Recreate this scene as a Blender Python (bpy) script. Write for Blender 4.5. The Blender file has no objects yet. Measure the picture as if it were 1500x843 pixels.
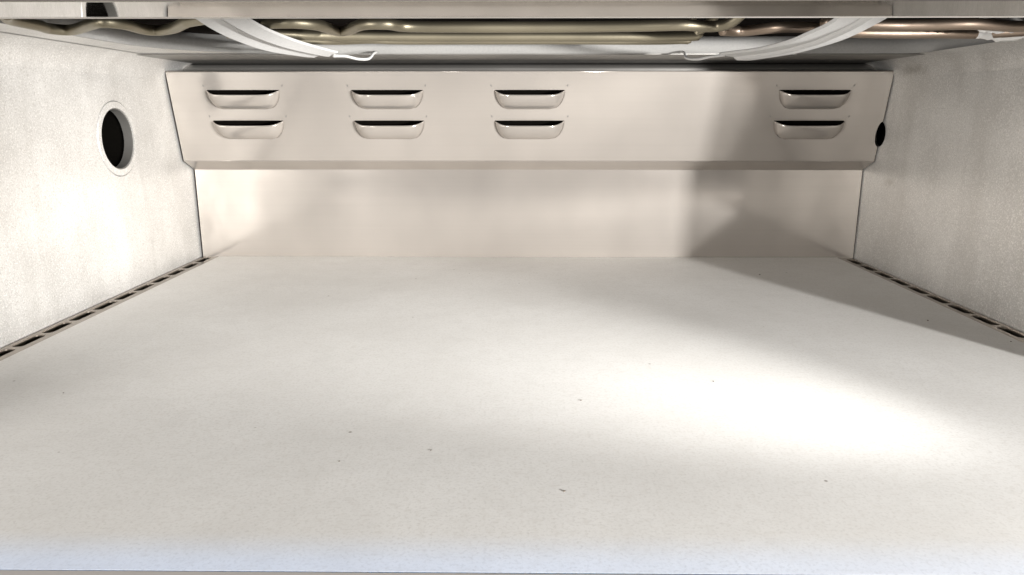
import bpy, bmesh, math, random
from mathutils import Vector, Matrix
random.seed(7)
S = bpy.context.scene
C = S.collection

# ------------------------------------------------------------------ camera
ZC = 0.15085
cd = bpy.data.cameras.new('camera'); cam = bpy.data.objects.new('camera', cd); C.objects.link(cam)
cam.location = (0, 0, ZC)
cam.rotation_euler = (math.radians(90 - 13.360), 0, math.radians(0.619))
cd.sensor_width = 36.0; cd.lens = 1080 / 1500 * 36.0
cd.clip_start = 0.01; cd.clip_end = 50
S.camera = cam
S.render.resolution_x, S.render.resolution_y = 1024, 575

# ------------------------------------------------------------------ world, lamps, exposure
w = bpy.data.worlds.new('World'); S.world = w; w.use_nodes = True
w.node_tree.nodes['Background'].inputs[0].default_value = (0.95, 0.97, 1.0, 1)
w.node_tree.nodes['Background'].inputs[1].default_value = 0.05

def aim(o, p):
    o.rotation_euler = (Vector(p) - o.location).to_track_quat('-Z', 'Y').to_euler()

# work lamp standing to the right in front of the open oven: wide spill ...
l = bpy.data.lights.new('work_lamp', 'SPOT'); lamp = bpy.data.objects.new('work_lamp', l); C.objects.link(lamp)
lamp.location = (0.652, -0.30, 0.130); aim(lamp, (-0.18, 0.72, 0.035))
l.energy = 93; l.spot_size = math.radians(54); l.spot_blend = 1.0; l.shadow_soft_size = 0.019
l.color = (1.0, 0.985, 0.965)
# ... and a torch beam crossing the stone towards the far left corner
l = bpy.data.lights.new('torch', 'SPOT'); torch = bpy.data.objects.new('torch', l); C.objects.link(torch)
torch.location = (0.455, 0.155, 0.120); aim(torch, (-0.344, 0.69, 0.03))
l.energy = 27; l.spot_size = math.radians(37); l.spot_blend = 1.0; l.shadow_soft_size = 0.012
l.color = (1.0, 0.985, 0.96)
# added soft fill left of the oven mouth, brightening the right wall
l = bpy.data.lights.new('side_fill', 'AREA'); side = bpy.data.objects.new('side_fill', l); C.objects.link(side)
side.location = (-0.52, -0.20, 0.13); aim(side, (0.357, 0.62, 0.11)); l.shape = 'DISK'; l.size = 0.22
l.energy = 6.2; l.color = (1.0, 0.97, 0.93)
# cool ceiling light of the room, overhead in front of the oven
l = bpy.data.lights.new('room_light', 'AREA'); room = bpy.data.objects.new('room_light', l); C.objects.link(room)
room.location = (-0.35, -0.28, 1.4); aim(room, (-0.15, 0.1, 0)); l.shape = 'DISK'; l.size = 0.13
l.energy = 6.5; l.color = (0.06, 0.38, 1.0)

S.view_settings.view_transform = 'Standard'; S.view_settings.look = 'None'
S.view_settings.exposure = 0.31; S.view_settings.gamma = 1.0
S.render.engine = 'CYCLES'
S.cycles.max_bounces = 14; S.cycles.diffuse_bounces = 8; S.cycles.glossy_bounces = 8
S.cycles.sample_clamp_indirect = 4.0

# ------------------------------------------------------------------ materials
def newmat(name):
    m = bpy.data.materials.new(name); m.use_nodes = True
    nt = m.node_tree; b = nt.nodes['Principled BSDF']
    return m, nt, b
def nd(nt, t, **kw):
    n = nt.nodes.new(t)
    for k, v in kw.items():
        if k.startswith('i_'): n.inputs[k[2:].replace('_', ' ')].default_value = v
        else: setattr(n, k, v)
    return n
def coords(nt, scale=(1, 1, 1)):
    t = nd(nt, 'ShaderNodeNewGeometry'); mp = nd(nt, 'ShaderNodeMapping'); mp.inputs['Scale'].default_value = scale
    nt.links.new(t.outputs['Position'], mp.inputs['Vector']); return mp.outputs[0]
def noise(nt, vec, scale, detail=3, rough=.5, dist=0):
    n = nd(nt, 'ShaderNodeTexNoise'); n.inputs['Scale'].default_value = scale; n.inputs['Detail'].default_value = detail
    n.inputs['Roughness'].default_value = rough; n.inputs['Distortion'].default_value = dist
    nt.links.new(vec, n.inputs['Vector']); return n.outputs['Fac']
def ramp(nt, fac, stops):
    r = nd(nt, 'ShaderNodeValToRGB'); e = r.color_ramp.elements
    while len(e) < len(stops): e.new(.5)
    for q, (p, c) in zip(e, stops):
        q.position = p; q.color = (c, c, c, 1) if not isinstance(c, tuple) else (*c, 1)
    nt.links.new(fac, r.inputs[0]); return r.outputs[0]
def mix(nt, a, b, fac, mode='MIX'):
    n = nd(nt, 'ShaderNodeMix', data_type='RGBA', blend_type=mode)
    for s, v in ((n.inputs[0], fac), (n.inputs[6], a), (n.inputs[7], b)):
        if hasattr(v, 'is_linked') or isinstance(v, bpy.types.NodeSocket): nt.links.new(v, s)
        else: s.default_value = v if not isinstance(v, tuple) else (*v, 1)
    return n.outputs[2]
def bump(nt, h, strength, dist=.0005, normal=None):
    n = nd(nt, 'ShaderNodeBump'); n.inputs['Strength'].default_value = strength; n.inputs['Distance'].default_value = dist
    nt.links.new(h, n.inputs['Height'])
    if normal: nt.links.new(normal, n.inputs['Normal'])
    return n.outputs[0]

def satin(name, col, metallic, rough, brush=(1, 1, 1), bscale=300, bstr=.04, var=.06):
    m, nt, b = newmat(name)
    v = coords(nt, brush)
    f = noise(nt, v, bscale, 2)
    blot = noise(nt, coords(nt), 14, 3)
    c = mix(nt, tuple(q * (1 - var) for q in col), tuple(min(1, q * (1 + var)) for q in col), blot)
    if name == 'brushed_stainless':
        st_ = noise(nt, coords(nt, (2, 30, 420)), 1, 3, .6)
        c = mix(nt, c, tuple(q * .84 for q in col), ramp(nt, st_, [(.45, 0.), (.8, .22)]))
        sm_ = noise(nt, coords(nt, (16, 16, 9)), 1, 2, .5)
        c = mix(nt, c, tuple(q * .72 for q in col), ramp(nt, sm_, [(.40, 0.), (.85, .45)]))
    nt.links.new(c, b.inputs['Base Color'])
    r = ramp(nt, blot, [(.3, rough * .87), (.7, rough * 1.13)])
    nt.links.new(r, b.inputs['Roughness'])
    b.inputs['Metallic'].default_value = metallic
    nt.links.new(bump(nt, f, bstr, .0004), b.inputs['Normal'])
    return m

def wall_mat(name, stain=None):
    m, nt, b = newmat(name)
    v = coords(nt)
    grain = noise(nt, v, 800, 3, .7)
    fine = noise(nt, v, 1500, 2, .6)
    big = noise(nt, v, 13, 4, .6)
    drip = noise(nt, coords(nt, (30, 30, 5)), 1, 4, .6)
    c = mix(nt, (.52, .51, .492), (.71, .70, .68), ramp(nt, big, [(.3, 0.), (.7, 1.)]))
    c = mix(nt, c, (.86, .845, .82), ramp(nt, grain, [(.52, 0.), (.62, .8)]))
    c = mix(nt, c, (.42, .40, .37), ramp(nt, noise(nt, v, 950, 2, .6), [(.54, 0.), (.66, .6)]))
    c = mix(nt, c, (.36, .34, .31), ramp(nt, drip, [(.45, 0.), (.75, .32)]))
    if stain:
        for (cy, cz, sy, sz, k) in stain:
            mp = nd(nt, 'ShaderNodeMapping'); g = nd(nt, 'ShaderNodeNewGeometry')
            mp.vector_type = 'POINT'
            mp.inputs['Location'].default_value = (0, -cy / sy, -cz / sz); mp.inputs['Scale'].default_value = (0, 1 / sy, 1 / sz)
            nt.links.new(g.outputs['Position'], mp.inputs[0])
            ln = nd(nt, 'ShaderNodeVectorMath', operation='LENGTH'); nt.links.new(mp.outputs[0], ln.inputs[0])
            ad = nd(nt, 'ShaderNodeMath', operation='ADD'); nt.links.new(ln.outputs['Value'], ad.inputs[0])
            n2 = noise(nt, v, 160, 3); nt.links.new(n2, ad.inputs[1])
            c = mix(nt, c, (.16, .14, .11), ramp(nt, ad.outputs[0], [(.45, k), (1.0, 0.)]))
    nt.links.new(c, b.inputs['Base Color'])
    b.inputs['Metallic'].default_value = .55
    nt.links.new(ramp(nt, big, [(.3, .28), (.7, .42)]), b.inputs['Roughness'])
    n1 = bump(nt, grain, .30, .0007)
    nt.links.new(bump(nt, fine, .12, .0004, n1), b.inputs['Normal'])
    return m

def stone_mat():
    m, nt, b = newmat('baking_stone')
    v = coords(nt)
    big = noise(nt, v, 7, 5, .6, .3); mid = noise(nt, v, 60, 5, .65); fine = noise(nt, v, 700, 3, .6)
    c = mix(nt, (.66, .645, .62), (.76, .75, .73), ramp(nt, big, [(.3, 0.), (.7, 1.)]))
    c = mix(nt, c, (.56, .545, .52), ramp(nt, mid, [(.48, 0.), (.80, .28)]))
    c = mix(nt, c, (.76, .75, .73), ramp(nt, noise(nt, v, 95, 3), [(.60, 0.), (.78, .35)]))
    c = mix(nt, c, (.50, .48, .45), ramp(nt, fine, [(.50, 0.), (.72, .5)]))
    c = mix(nt, c, (.60, .575, .54), ramp(nt, noise(nt, v, 260, 4, .65), [(.50, 0.), (.70, .45)]))
    vo = nd(nt, 'ShaderNodeTexVoronoi'); vo.inputs['Scale'].default_value = 62; nt.links.new(v, vo.inputs['Vector'])
    spk = ramp(nt, vo.outputs['Distance'], [(.035, .85), (.065, 0.)])
    keep = nd(nt, 'ShaderNodeSeparateColor'); nt.links.new(vo.outputs['Color'], keep.inputs[0])
    kk = ramp(nt, keep.outputs[0], [(.88, 0.), (.91, 1.)])
    mm = nd(nt, 'ShaderNodeMath', operation='MULTIPLY'); nt.links.new(spk, mm.inputs[0]); nt.links.new(kk, mm.inputs[1])
    c = mix(nt, c, (.22, .19, .16), mm.outputs[0])
    nt.links.new(c, b.inputs['Base Color'])
    nt.links.new(ramp(nt, mid, [(.3, .62), (.7, .78)]), b.inputs['Roughness'])
    b.inputs['Specular IOR Level'].default_value = .35
    n1 = bump(nt, mid, .06, .0006)
    nt.links.new(bump(nt, fine, .10, .0003, n1), b.inputs['Normal'])
    return m

def chalky(name, col, rough=.8, grain=500):
    m, nt, b = newmat(name)
    f = noise(nt, coords(nt), grain, 4, .6)
    c = mix(nt, tuple(q * .85 for q in col), tuple(min(1, q * 1.12) for q in col), f)
    nt.links.new(c, b.inputs['Base Color']); b.inputs['Roughness'].default_value = rough
    if col[0] < .03: b.inputs['Specular IOR Level'].default_value = 0
    nt.links.new(bump(nt, f, .3, .0005), b.inputs['Normal']); return m

M = {}
M['stone'] = stone_mat()
M['wall_l'] = wall_mat('aluminised_sheet')
M['wall_r'] = wall_mat('aluminised_sheet_stained', [(.492, .052, .006, .022, .6), (.72, .085, .03, .012, .35), (.70, .188, .05, .012, .5)])
M['rear'] = satin('brushed_stainless', (.47, .433, .395), .55, .14, (.15, 1, 6), 260, .008)
M['lintel'] = satin('polished_stainless', (.33, .308, .275), 1.0, .035, (2, .6, 1), 90, .012)
M['strip'] = satin('strip_steel', (.27, .235, .20), .8, .33, (1, 1, 1), 400, .05)
M['tube'] = satin('element_sheath_olive', (.27, .24, .175), .9, .46, (1, 1, 1), 500, .12, .12)
M['tube_copper'] = satin('element_sheath_coppery', (.32, .25, .195), .9, .42, (1, 1, 1), 500, .10, .12)
M['strap'] = chalky('oxidised_white_strap', (.50, .495, .485), .8, 700)
M['fibre'] = chalky('white_ceramic_fibre', (.74, .73, .71), .9, 350)
M['lip'] = chalky('white_enamel_lip', (.30, .295, .285), .85, 500)
M['near_black'] = chalky('near_black_matte', (.022, .019, .017), .9, 200)  # near-black matte for the recess lining and inner fascia
M['dark'] = chalky('dark_cavity', (.004, .0036, .003), .9, 200)  # near-black colour gives holes, slits and gaps their unlit darkness
M['galv'] = satin('galvanised_back', (.22, .212, .20), .7, .38, (.2, 1, 1), 250, .1)  # grey lowered to carry the shade above the rear panel
M['sill'] = satin('front_sill_steel', (.42, .35, .27), .0, .7, (.1, 1, 1), 200, .05)
M['crumb'] = chalky('burnt_crumb', (.10, .08, .06), .9, 900)
M['hem'] = satin('satin_hem', (.62, .59, .55), .7, .42, (1, 1, 1), 300, .05)
M['edge'] = satin('raw_cut_edge', (.15, .145, .135), .4, .55, (1, 1, 1), 900, .6, .3)

# ------------------------------------------------------------------ helpers
def link(name, me, mat, parent=None, smooth=False):
    o = bpy.data.objects.new(name, me); C.objects.link(o)
    if mat: me.materials.append(mat)
    if parent: o.parent = parent
    if smooth:
        for p in me.polygons: p.use_smooth = True
    return o
def tag(o, label, cat, group=None):
    o['label'] = label; o['category'] = cat
    if group: o['group'] = group
    return o
def struct(o): o['kind'] = 'structure'; return o
def from_bm(name, bm, mat, parent=None, smooth=False):
    me = bpy.data.meshes.new(name); bm.to_mesh(me); bm.free(); return link(name, me, mat, parent, smooth)
def box(name, lo, hi, mat, parent=None, bevel=0):
    bm = bmesh.new(); bmesh.ops.create_cube(bm, size=1)
    for v in bm.verts: v.co = Vector([lo[i] + (v.co[i] + .5) * (hi[i] - lo[i]) for i in range(3)])
    if bevel: bmesh.ops.bevel(bm, geom=bm.edges[:], offset=bevel, segments=2, affect='EDGES', profile=.5)
    return from_bm(name, bm, mat, parent)
def plate(name, outline, holes, to3, thick, mat, parent=None):
    """flat sheet with holes; outline/holes are 2-D loops; to3(a, b, n) gives the 3-D point at offset n along the normal"""
    bm = bmesh.new(); loops = []
    for lp in [outline] + holes:
        vs = [bm.verts.new((a, b, 0)) for a, b in lp]
        loops.append([bm.edges.new((vs[i], vs[(i + 1) % len(vs)])) for i in range(len(vs))])
    bmesh.ops.triangle_fill(bm, use_beauty=True, use_dissolve=False, edges=bm.edges[:])
    front = bm.faces[:]
    ret = bmesh.ops.extrude_face_region(bm, geom=front)
    for v in [g for g in ret['geom'] if isinstance(g, bmesh.types.BMVert)]: v.co.z = -thick
    for v in bm.verts: v.co = Vector(to3(*v.co))
    bmesh.ops.recalc_face_normals(bm, faces=bm.faces[:])
    return from_bm(name, bm, mat, parent)
def circle(cx, cy, r, n=48): return [(cx + r * math.cos(2 * math.pi * i / n), cy + r * math.sin(2 * math.pi * i / n)) for i in range(n)]
def stadium(cx, cy, hx, hy, r, n=5):
    pts = []
    for sx, sy, a0 in ((1, 1, 0), (-1, 1, 90), (-1, -1, 180), (1, -1, 270)):
        for i in range(n + 1):
            a = math.radians(a0 + 90 * i / n); pts.append((cx + sx * (hx - r) + r * math.cos(a), cy + sy * (hy - r) + r * math.sin(a)))
    return pts
def catmull(pts, k=8):
    P = [Vector(p) for p in pts]; P = [2 * P[0] - P[1]] + P + [2 * P[-1] - P[-2]]; out = []
    for i in range(1, len(P) - 2):
        for j in range(k):
            t = j / k; a, b, c, d = P[i - 1:i + 3]
            out.append(.5 * (2 * b + (c - a) * t + (2 * a - 5 * b + 4 * c - d) * t * t + (3 * b - a - 3 * c + d) * t ** 3))
    out.append(P[-2]); return out
def tube(name, pts, r, mat, parent=None, k=8, n=16, wob=0):
    path = catmull(pts, k) if k > 1 else [Vector(p) for p in pts]
    bm = bmesh.new(); rings = []; up = Vector((0, 0, 1)); prev = None
    for i, p in enumerate(path):
        t = (path[min(i + 1, len(path) - 1)] - path[max(i - 1, 0)]).normalized()
        if prev is None: a = t.cross(up) if abs(t.dot(up)) < .95 else t.cross(Vector((1, 0, 0)))
        else: a = prev - t * prev.dot(t)
        a.normalize(); prev = a; b = t.cross(a)
        rr = r * (1 + wob * (random.random() - .5))
        rings.append([bm.verts.new(p + rr * (math.cos(2 * math.pi * j / n) * a + math.sin(2 * math.pi * j / n) * b)) for j in range(n)])
    for q, s in zip(rings, rings[1:]):
        for j in range(n): bm.faces.new((q[j], q[(j + 1) % n], s[(j + 1) % n], s[j]))
    bm.faces.new(rings[0][::-1]); bm.faces.new(rings[-1])
    bmesh.ops.recalc_face_normals(bm, faces=bm.faces[:])
    return from_bm(name, bm, mat, parent, True)
def lathe_x(name, prof, cx, cy, cz, mat, parent=None, n=56, closed=False):
    """prof: (x offset, radius) swept round the X axis"""
    bm = bmesh.new(); rings = [[bm.verts.new((cx + x, cy + r * math.cos(2 * math.pi * j / n), cz + r * math.sin(2 * math.pi * j / n))) for j in range(n)] for x, r in prof]
    pr = list(zip(rings, rings[1:])) + ([(rings[-1], rings[0])] if closed else [])
    for q, s in pr:
        for j in range(n): bm.faces.new((q[j], q[(j + 1) % n], s[(j + 1) % n], s[j]))
    bmesh.ops.recalc_face_normals(bm, faces=bm.faces[:])
    return from_bm(name, bm, mat, parent, False)

XL, XR, YB = -.3436, .3570, .7781       # inner faces of the side walls, foot of the rear panel
ZT = .200                               # underside of the ceiling plate

# ------------------------------------------------------------------ side walls
hy, hz, hr = .6385, .1288, .0252
wl = struct(plate('wall_left', [(.20, -.03), (.80, -.03), (.80, .215), (.20, .215)], [circle(hy, hz, hr + .0066, 64)], lambda a, b, n: (XL + n, a, b), .0025, M['wall_l']))
sl = lathe_x('pipe_collar', [(.0006, hr + .0006), (.0006, hr + .0056), (.0001, hr + .0061), (-.0030, hr + .0061), (-.0030, hr + .0006)], XL, hy, hz, M['wall_l'], wl, closed=True)
lathe_x('pipe_bore', [(-.0080, hr - .0004), (-.0004, hr - .0004), (-.0004, hr + .0008), (-.0080, hr + .0008)], XL, hy, hz, M['edge'], wl, closed=True)
bm = bmesh.new()
rings = []
for x, r in ((-.0079, hr + .002), (-.22, hr + .002), (-.2201, .0001)):
    rings.append([bm.verts.new((XL + x, hy + r * math.cos(2 * math.pi * j / 40), hz + r * math.sin(2 * math.pi * j / 40))) for j in range(40)])
for q, s in zip(rings, rings[1:]):
    for j in range(40): bm.faces.new((q[j], q[(j + 1) % 40], s[(j + 1) % 40], s[j]))
from_bm('pipe_interior', bm, M['dark'], wl)

ry, rz, rr = .7520, .1300, .0125
wr = struct(plate('wall_right', [(.368, -.03), (.80, -.03), (.80, .215), (.368, .215)], [circle(ry, rz, rr, 32), circle(.447, .2035, .0065, 24)], lambda a, b, n: (XR - n, a, b), .003, M['wall_r']))
for (yy, zz, r0, nm) in ((ry, rz, rr, 'port_interior'), (.447, .2035, .0065, 'terminal_hole')):
    bm = bmesh.new(); rings = []
    for x, r in ((.003, r0 + .0005), (.04, r0 + .0005), (.0401, .0001)):
        rings.append([bm.verts.new((XR + x, yy + r * math.cos(2 * math.pi * j / 32), zz + r * math.sin(2 * math.pi * j / 32))) for j in range(32)])
    for q, s in zip(rings, rings[1:]):
        for j in range(32): bm.faces.new((q[j], q[(j + 1) % 32], s[(j + 1) % 32], s[j]))
    from_bm(nm, bm, M['dark'], wr)
# front flange where the right wall ends at the door opening
jb = struct(box('door_jamb', (XR + .0005, .365, -.03), (.62, .3675, .30), M['wall_r']))

# ------------------------------------------------------------------ back wall, ceiling plate with heater recess
bw = struct(box('wall_back', (XL - .02, .802, -.05), (XR + .02, .806, .26), M['dark']))
rec = []
x0, x1, y0, y1 = -.290, .345, .265, .655
def arc(cx, cy, r, a0, a1, n=10): return [(cx + r * math.cos(math.radians(a0 + (a1 - a0) * i / n)), cy + r * math.sin(math.radians(a0 + (a1 - a0) * i / n))) for i in range(n + 1)]
rec = arc(x1 - .03, y1 - .03, .03, 0, 90) + arc(x0 + .10, y1 - .10, .10, 90, 180) + arc(x0 + .01, y0 + .01, .01, 180, 270) + arc(x1 - .01, y0 + .01, .01, 270, 360)
cl = struct(plate('ceiling', [(XL - .002, .20), (XR + .002, .20), (XR + .002, .80), (XL - .002, .80)], [rec], lambda a, b, n: (a, b, ZT - n), .0015, M['wall_r']))
bm = bmesh.new(); n = len(rec); lows = [bm.verts.new((a, b, ZT - .0006)) for a, b in rec]; mids = [bm.verts.new((a, b, ZT + .013)) for a, b in rec]
for i in range(n): bm.faces.new((lows[i], lows[(i + 1) % n], mids[(i + 1) % n], mids[i]))
lp = from_bm('recess_lip', bm, M['lip'], cl, True)
sm = lp.modifiers.new('s', 'SOLIDIFY'); sm.thickness = .0022; sm.offset = 0
bm = bmesh.new(); lows = [bm.verts.new((a, b, ZT + .012)) for a, b in rec]; mids = [bm.verts.new((a, b, ZT + .042)) for a, b in rec]
for i in range(n): bm.faces.new((lows[i], lows[(i + 1) % n], mids[(i + 1) % n], mids[i]))
bm.faces.new(mids)
from_bm('recess_lining', bm, M['near_black'], cl)
for sgn, xw, wobj, mt in ((1, XL, wl, M['wall_l']), (-1, XR, wr, M['wall_r'])):
    bm = bmesh.new(); R_ = .018; prof = []
    for i in range(11):
        a = math.radians(90 * i / 10); prof.append((xw + sgn * (.0003 + R_ - R_ * math.cos(a)), ZT - .0004 - R_ + R_ * math.sin(a)))
    A = [bm.verts.new((x, .205, z)) for x, z in prof]; B = [bm.verts.new((x, .7725, z)) for x, z in prof]
    for i in range(10): bm.faces.new((A[i], A[i + 1], B[i + 1], B[i]))
    bmesh.ops.recalc_face_normals(bm, faces=bm.faces[:])
    from_bm('cove', bm, mt, wobj, True)
box('ceiling_shade_strip', (XL + .002, .6585, ZT - .0012), (XR - .002, .798, ZT - .0003), M['galv'], cl)  # added strip, coloured darker than the ceiling plate to stand in for shade
# rolled ledge behind the rear panel
bm = bmesh.new(); prof = []
for i in range(13):
    a = math.radians(-100 + 200 * i / 12); prof.append((.7745 - .0065 * math.cos(a), .1925 + .0055 * math.sin(a)))
prof = [(.801, .160), (.7745, .160)] + prof + [(.801, .1980)]
A = [bm.verts.new((XL + .004, y, z)) for y, z in prof]; B = [bm.verts.new((XR - .003, y, z)) for y, z in prof]
for i in range(len(prof) - 1): bm.faces.new((A[i], A[i + 1], B[i + 1], B[i]))
bmesh.ops.recalc_face_normals(bm, faces=bm.faces[:])
rl = from_bm('rolled_ledge', bm, M['galv'], cl)

# ------------------------------------------------------------------ front lintel with polished underside and fascia
lin = bpy.data.objects.new('front_lintel', None); C.objects.link(lin); lin.location = (0, .2, .1745)
tag(lin, 'polished steel lintel across the oven mouth, mirroring the rear panel', 'lintel')
def lo(o): o.parent = lin; o.matrix_parent_inverse = Matrix.Translation(-lin.location); return o
bm = bmesh.new(); prof = [(.1995, .1746)]
prof = []
for i in range(9): a = math.radians(90 - 180 * i / 8); prof.append((.2000 + .0009 * math.cos(a), .1754 + .0009 * math.sin(a)))
prof += [(.1985, .17462)] + [(.1985 - .0265 * i / 6, .17462 - .00010 * i / 6) for i in range(1, 7)]
for i in range(1, 9): a = math.radians(-90 - 90 * i / 8); prof.append((.1720 + .004 * math.cos(a), .17852 + .004 * math.sin(a)))
prof += [(.168, .30), (.1665, .30)]
A = [bm.verts.new((-.62, y, z)) for y, z in prof]; B = [bm.verts.new((.62, y, z)) for y, z in prof]
for i in range(len(prof) - 1): bm.faces.new((A[i], A[i + 1], B[i + 1], B[i]))
bmesh.ops.recalc_face_normals(bm, faces=bm.faces[:])
lo(from_bm('polished_sheet', bm, M['lintel'], None, True))
for p in bpy.data.objects['polished_sheet'].data.polygons: p.use_smooth = abs(p.normal.z) < .9999
lo(tube('hem', [(-.62, .2004, .17545), (0, .2004, .17545), (.62, .2004, .17545)], .00105, M['hem'], None, 1, 12))
lo(box('inner_fascia', (-.34, .1985, .1770), (.35, .2000, .2400), M['near_black']))
lo(box('top_cover', (-.62, .168, .3005), (.62, .80, .3030), M['galv']))

# ------------------------------------------------------------------ floor: trough, baking stone, slotted strips, sill
base = struct(box('oven_floor', (-.62, .20, -.075), (.62, .80, -.055), M['dark']))
st = box('baking_stone', (-.3243, .2192, -.022), (.3393, .7772, 0), M['stone'], None, .0005)
tag(st, 'large pale grey baking stone covering the oven floor', 'baking stone')
st['label'] = 'large pale baking stone slab covering the whole oven floor'
ss = []
sill = box('front_sill', (-.62, .12, -.054), (.62, .2190, .0002), M['sill'], None, .0004)
tag(sill, 'tan steel front sill along the near edge of the baking stone', 'sill')
for x in (-.30, .0, .30):
    pass
sup = struct(box('stone_bed', (-.3230, .225, -.0555), (.3380, .775, -.0215), M['dark']))

def slot_strip(xa, xb, xc, yc0, label):
    holes = []; k = 0
    y = yc0
    while y > .25:
        holes.append(stadium(xc, y, .0038, .0136, .0030)); y -= .0316
    o = plate('slotted_strip', [(xa, .222), (xb, .222), (xb, .7772), (xa, .7772)], holes, lambda a, b, n: (a, b, -.0006 + n), .0022, M['strip'])
    bv = o.modifiers.new('b', 'BEVEL'); bv.width = .0004; bv.segments = 2; bv.limit_method = 'ANGLE'; bv.angle_limit = math.radians(50)
    tag(o, label, 'vent strip', 'slotted vent strips beside the stone')
    # turned-down flanges that stand the strip on the floor
    for nm, a, b in (('wall_flange', min(xa, xb), min(xa, xb) + .0012), ('stone_flange', max(xa, xb) - .0012, max(xa, xb))):
        box(nm, (a, .2225, -.0555), (b, .7768, -.0026), M['strip'], o)
    return o
slot_strip(XL + .0012, -.3248, -.3347, .7620, 'bright slotted metal strip beside the wall with the round pipe hole')
slot_strip(XR - .0012, .3398, .3490, .7575, 'dark shadowed slotted metal strip at the foot of the stained grey wall')

# ------------------------------------------------------------------ rear panel: bent stainless sheet with pressed louvers
PA, PB = Vector((0, .754, .1036)), Vector((0, .734, .1885)); PU = (PB - PA).normalized(); PN = Vector((0, -PU.z, PU.y)); PL = (PB - PA).length
def pan(a, s, n): q = PA + PU * s + PN * n; return (a, q.y, q.z)
rp = bpy.data.objects.new('rear_panel', None); C.objects.link(rp); rp.location = (0, YB, 0)
tag(rp, 'bent stainless rear panel with four pairs of pressed louvers', 'rear panel')
def ch(o, root=rp): o.parent = root; o.matrix_parent_inverse = Matrix.Translation(-root.location); return o
px0, px1 = XL + .0024, XR - .0012
lous = [(-.2693, .0703, .0352), (-.1291, .0703, .0348), (.0092, .0703, .0338), (.2840, .0703, .0341),
        (-.2690, .0405, .0349), (-.1294, .0405, .0345), (.0091, .0405, .0340), (.2837, .0405, .0344)]
LH = .0182
def wid(s, W): return W - .0135 + .0135 * math.sqrt(max(0, 1 - (1 - s / LH) ** 2))
def lou_outline(cx, top, W):
    ss_ = [LH * (1 - math.cos(math.pi / 2 * i / 10)) for i in range(11)]
    r = [(cx + wid(s, W), top - LH + s) for s in ss_]; lft = [(cx - wid(s, W), top - LH + s) for s in ss_]
    return r + lft[::-1]
notch = [(px1 - .0045 * math.cos(math.radians(a)), .0270 + .0125 * math.sin(math.radians(a))) for a in range(-90, 91, 15)]
outl = [(px0, 0)] + [(px1, 0)] + notch + [(px1, PL), (px0, PL)]
ch(plate('louver_sheet', outl, [lou_outline(*q) for q in lous], pan, .0012, M['rear']))
# top hem, bevel, lower sheet
def strip3(name, prof, mat, smooth=True, thick=.0012):
    bm = bmesh.new(); A = [bm.verts.new((px0, y, z)) for y, z in prof]; B = [bm.verts.new((px1, y, z)) for y, z in prof]
    for i in range(len(prof) - 1): bm.faces.new((A[i], B[i], B[i + 1], A[i + 1]))
    bmesh.ops.recalc_face_normals(bm, faces=bm.faces[:])
    o = from_bm(name, bm, mat, None, smooth); m = o.modifiers.new('s', 'SOLIDIFY'); m.thickness = thick; m.offset = 0
    return ch(o)
q0 = PA
strip3('bevel_fold', [(.7774, .0928), (.7768, .0935), (.7550, .1029), (.7541, .1034)], M['rear'], False)
strip3('lower_sheet', [(.7781, -.0206), (.7781, .0924)], M['rear'], False)
hem = [(PB.y + .0006 - .0006 * math.sin(math.radians(a)), PB.z + .0002 + .0006 * math.cos(math.radians(a)) * .8) for a in range(90, -91, -30)]
strip3('top_hem', [(PB.y, PB.z - .0002)] + hem + [(PB.y + .010, PB.z + .0002)], M['rear'], True, .0008)
ch(plate('slit_shade_sheet', [(px0 + .002, .003), (px1 - .002, .003), (px1 - .002, PL - .004), (px0 + .002, PL - .004)], [], lambda a, b, n: pan(a, b, n - .014), .001, M['dark']))  # added black sheet, so the louver slits read as unlit depth

def louver(cx, top, W):
    bm = bmesh.new(); NJ, NI = 28, 12; g = []
    D, slit = .0120, .0021
    for i in range(NI + 1):
        t = i / NI; row = []
        for j in range(NJ + 1):
            u = -1 + 2 * j / NJ
            fl = max(0, (abs(u) - .70) / .30); sag = slit * (1 - fl ** 1.6)
            s = t * (LH - sag)
            x = cx + u * (wid(s, W) + .0002)
            edge = max(0, 1 - abs(u) ** 5) ** .8
            tt = min(1, s / (LH * .92))
            d = D * math.sqrt(max(0, 1 - (1 - tt) ** 2)) * edge
            row.append(bm.verts.new(pan(x, top - LH + s - .0002, d - .0003)))
        g.append(row)
    for i in range(NI):
        for j in range(NJ): bm.faces.new((g[i][j], g[i][j + 1], g[i + 1][j + 1], g[i + 1][j]))
    bmesh.ops.recalc_face_normals(bm, faces=bm.faces[:])
    o = from_bm('louver', bm, M['rear'], None, True); m = o.modifiers.new('s', 'SOLIDIFY'); m.thickness = .0009; m.offset = -1 if False else 0
    ch(o)
for q in lous: louver(*q)
# faint punch marks at the upper corners of each louver
for (cx, top, W) in lous:
    for s in (-1, 1):
        bm = bmesh.new(); c0 = (cx + s * (W + .0035 + random.uniform(-.001, .001)), top + .0042)
        vs = [bm.verts.new(pan(c0[0] + .0007 * math.cos(a) + .0003 * s * math.sin(a), c0[1] + .0011 * math.sin(a), .0001)) for a in [2 * math.pi * i / 10 for i in range(10)]]
        cv = bm.verts.new(pan(c0[0], c0[1], .00025))
        for i in range(10): bm.faces.new((vs[i], vs[(i + 1) % 10], cv))
        bmesh.ops.recalc_face_normals(bm, faces=bm.faces[:])
        ch(from_bm('punch_mark', bm, M['edge'], None, True))

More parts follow.
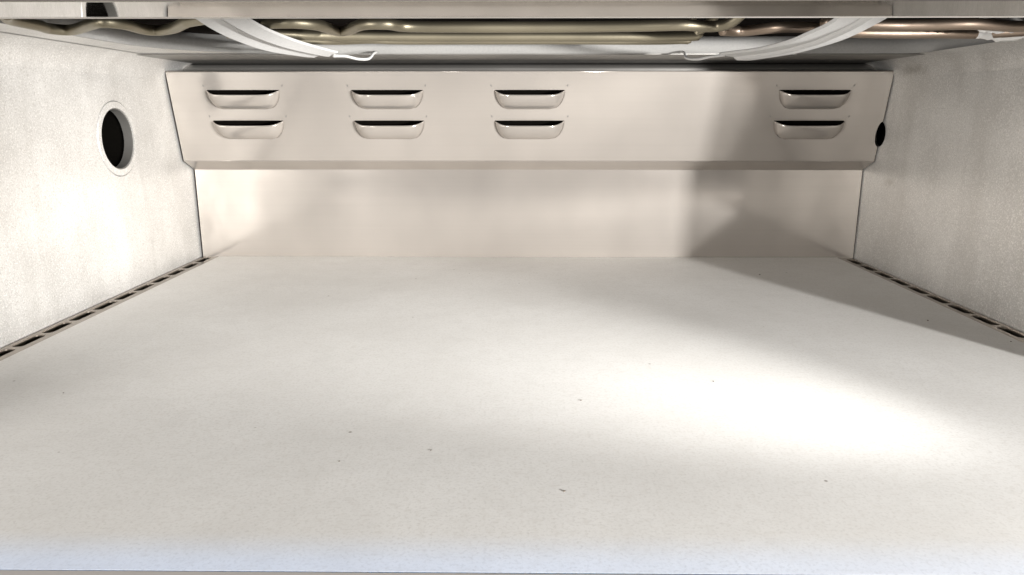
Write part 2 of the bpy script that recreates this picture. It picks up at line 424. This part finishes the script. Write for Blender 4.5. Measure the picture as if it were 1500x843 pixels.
# ------------------------------------------------------------------ heating elements in the recess
ZE = .2; K = .0491 / .0341
def el(l): return [(x * K, y * K, ZE) for x, y in l]
T = .0032
ht = 'sheathed heating element tubes under the ceiling'
a = tube('heating_element', [(-.262, .395, ZE), (-.276, .418, ZE)] + el([(-.1945, .3120), (-.1972, .3225), (-.1930, .3290), (-.1847, .3229), (-.1693, .3060), (-.1615, .3005), (-.1575, .3084), (-.1590, .3257), (-.1545, .3305), (-.1436, .3208), (-.1320, .3041)]) + [(-.182, .428, ZE), (-.163, .415, ZE), (-.150, .43, ZE)], T, M['tube'])
tag(a, 'olive serpentine heating element weaving beside the wall with the pipe hole', 'heating element', ht)
b = tube('heating_element', el([(-.1010, .3050), (-.0892, .3033), (-.0815, .3116), (-.0790, .3320), (-.0740, .3310), (-.0632, .3104), (-.0533, .3082), (-.0456, .3173), (-.02, .3195), (.0106, .3199), (.0452, .3170), (.0652, .3132), (.0789, .3182)]) + [(.1225, .450, ZE + .002), (.129, .443, ZE + .012), (.131, .441, ZE + .034)], T, M['tube'])
tag(b, 'olive heating element wavy at one end, running straight across behind the lintel', 'heating element', ht)
c = tube('heating_element', el([(-.1300, .3420), (-.1075, .3457), (-.0822, .3551), (-.04, .3590), (.0119, .3592), (.0752, .3590)]) + [(.118, .516, ZE + .003), (.128, .512, ZE + .014), (.131, .510, ZE + .034)], T, M['tube'])
tag(c, 'straight olive heating element running behind the wavy one', 'heating element', ht)
d = tube('heating_element', el([(-.1300, .3720), (-.11, .3745), (-.0900, .3800), (-.0720, .3740), (-.0550, .3790), (.0126, .3785), (.075, .3790)]) + [(.118, .546, ZE + .004), (.124, .546, ZE + .034)], T * .8, M['tube'])
tag(d, 'thin rearmost olive heating element just in front of the white recess lip', 'heating element', ht)
e = tube('heating_element', el([(.0860, .3330), (.0960, .3360), (.1060, .3230), (.1200, .3230), (.1400, .3400), (.1627, .3457), (.1850, .3458), (.2081, .3462)]) + [(.3380, .4640, ZE + .001), (XR + .01, .4475, .2035)], T, M['tube_copper'])
tag(e, 'coppery heating element running into the stained wall through its terminal hole', 'heating element', ht)
fb = tube('ceramic_wrap', [(.292, .4985, ZE + .0003), (.305, .4990, ZE - .0004), (.316, .4950, ZE), (.328, .4800, ZE + .0007)], T * 1.35, M['fibre'], e, 5, 14, .5)
g = tube('heating_element', el([(.1180, .3040), (.1354, .3116), (.1500, .3150), (.1611, .3142), (.1800, .3110), (.2050, .3200)]) + [(.320, .462, ZE + .003)], T, M['tube_copper'])
tag(g, 'dark coppery heating element close behind the lintel above the bright copper one', 'heating element', ht)
fg = tube('ceramic_wrap', [(.272, .462, ZE + .002), (.284, .465, ZE + .0012), (.297, .464, ZE + .002)], T * 1.3, M['fibre'], g, 5, 14, .5)

# ------------------------------------------------------------------ sagging white support straps
def sweep(name, path, prof, mat, root):
    """path: (y, xa, za, xb, zb) edges; prof: list of (u across 0..1, lift) giving the section"""
    bm = bmesh.new(); rows = []
    cp = catmull([(p[1], p[0], p[2]) for p in path], 8); cq = catmull([(p[3], p[0], p[4]) for p in path], 8)
    for p, q in zip(cp, cq):
        rows.append([bm.verts.new(p.lerp(q, u) + Vector((0, 0, h))) for u, h in prof])
    for r, s in zip(rows, rows[1:]):
        for j in range(len(prof) - 1): bm.faces.new((r[j], r[j + 1], s[j + 1], s[j]))
    bmesh.ops.recalc_face_normals(bm, faces=bm.faces[:])
    o = from_bm(name, bm, mat, root, False); m = o.modifiers.new('s', 'SOLIDIFY'); m.thickness = .0009; m.offset = 0
    return o
k2 = 1.12
zz = lambda z: ZC + (z - ZC) * k2
lpath = [(.300, -.163, .2075, -.1415, .2070), (.345, -.163, .2035, -.1415, .2030), (.389, -.163, zz(.1919), -.1415, zz(.1916)), (.412, -.163, zz(.1890), -.1415, zz(.1896)), (.440, -.1625, zz(.1868), -.1413, zz(.1880)), (.492, -.1620, zz(.1853), -.1412, zz(.1872)), (.560, -.1600, zz(.1866), -.1405, zz(.1876)), (.590, -.1585, zz(.1877), -.1400, zz(.1882))]
sL = bpy.data.objects.new('support_strap', None); C.objects.link(sL); sL.location = (-.15, .39, .197)
tag(sL, 'white channel-section strap sagging under the olive elements', 'support strap', 'white straps holding the elements')
def chs(o, root): o.parent = root; o.matrix_parent_inverse = Matrix.Translation(-root.location); return o
chs(sweep('channel', lpath, [(0, .0016), (.02, 0), (.37, .0026), (.41, .0046), (.61, .0050), (.65, .0002), (.98, .0028), (1, .0040)], M['strap'], None), sL)
chs(tube('hook_wire', [(-.142, .585, zz(.1882)), (-.136, .60, .1935), (-.130, .615, .1925), (-.124, .628, .1935), (-.122, .640, .1985), (-.122, .652, .2005)], .0011, M['strap'], None, 6, 10), sL)
rpath = [(.300, .1770, .2050, .1500, .2045), (.345, .1770, .2005, .1505, .2000), (.380, .1770, zz(.1903), .1510, zz(.1884)), (.410, .1770, zz(.1868), .1512, zz(.1864)), (.440, .1770, zz(.1850), .1512, zz(.1850)), (.492, .1755, zz(.1837), .1510, zz(.1851)), (.550, .1735, zz(.1843), .1500, zz(.1872)), (.582, .1730, zz(.1850), .1495, zz(.1884))]
sR = bpy.data.objects.new('support_strap', None); C.objects.link(sR); sR.location = (.163, .39, .195)
tag(sR, 'white ridged strap sagging under the coppery elements', 'support strap', 'white straps holding the elements')
chs(sweep('channel', rpath, [(0, .0015), (.03, 0), (.40, -.0012), (.47, -.0005), (.52, .0006), (.97, .0004), (1, .0016)], M['strap'], None), sR)
chs(tube('hook_wire', [(.152, .575, zz(.1880)), (.146, .592, .1925), (.139, .606, .1915), (.134, .622, .1935), (.136, .640, .1985), (.136, .652, .2005)], .0011, M['strap'], None, 6, 10), sR)

# ------------------------------------------------------------------ crumbs on the stone
for i, (x, y, r) in enumerate([(.0183, .2745, .0008), (-.08, .3001, .0005), (-.252, .3802, .0005), (.0331, .3724, .0006), (.1117, .4022, .0006), (.229, .6898, .0010), (.3039, .5318, .0010), (.332, .48, .0007), (-.0406, .3115, .0005)]):
    bm = bmesh.new(); bmesh.ops.create_icosphere(bm, subdivisions=1, radius=r * .7)
    for v in bm.verts: v.co *= random.uniform(.7, 1.25); v.co.x *= 1.4; v.co.z *= .6
    zm = min(v.co.z for v in bm.verts)
    for v in bm.verts: v.co.z -= zm + .0001
    o = from_bm('crumb', bm, M['crumb']); o.location = (x, y, 0); o.rotation_euler = (0, 0, random.uniform(0, 3))
    tag(o, 'tiny dark crumb lying on the pale baking stone', 'crumb', 'crumbs scattered on the stone')
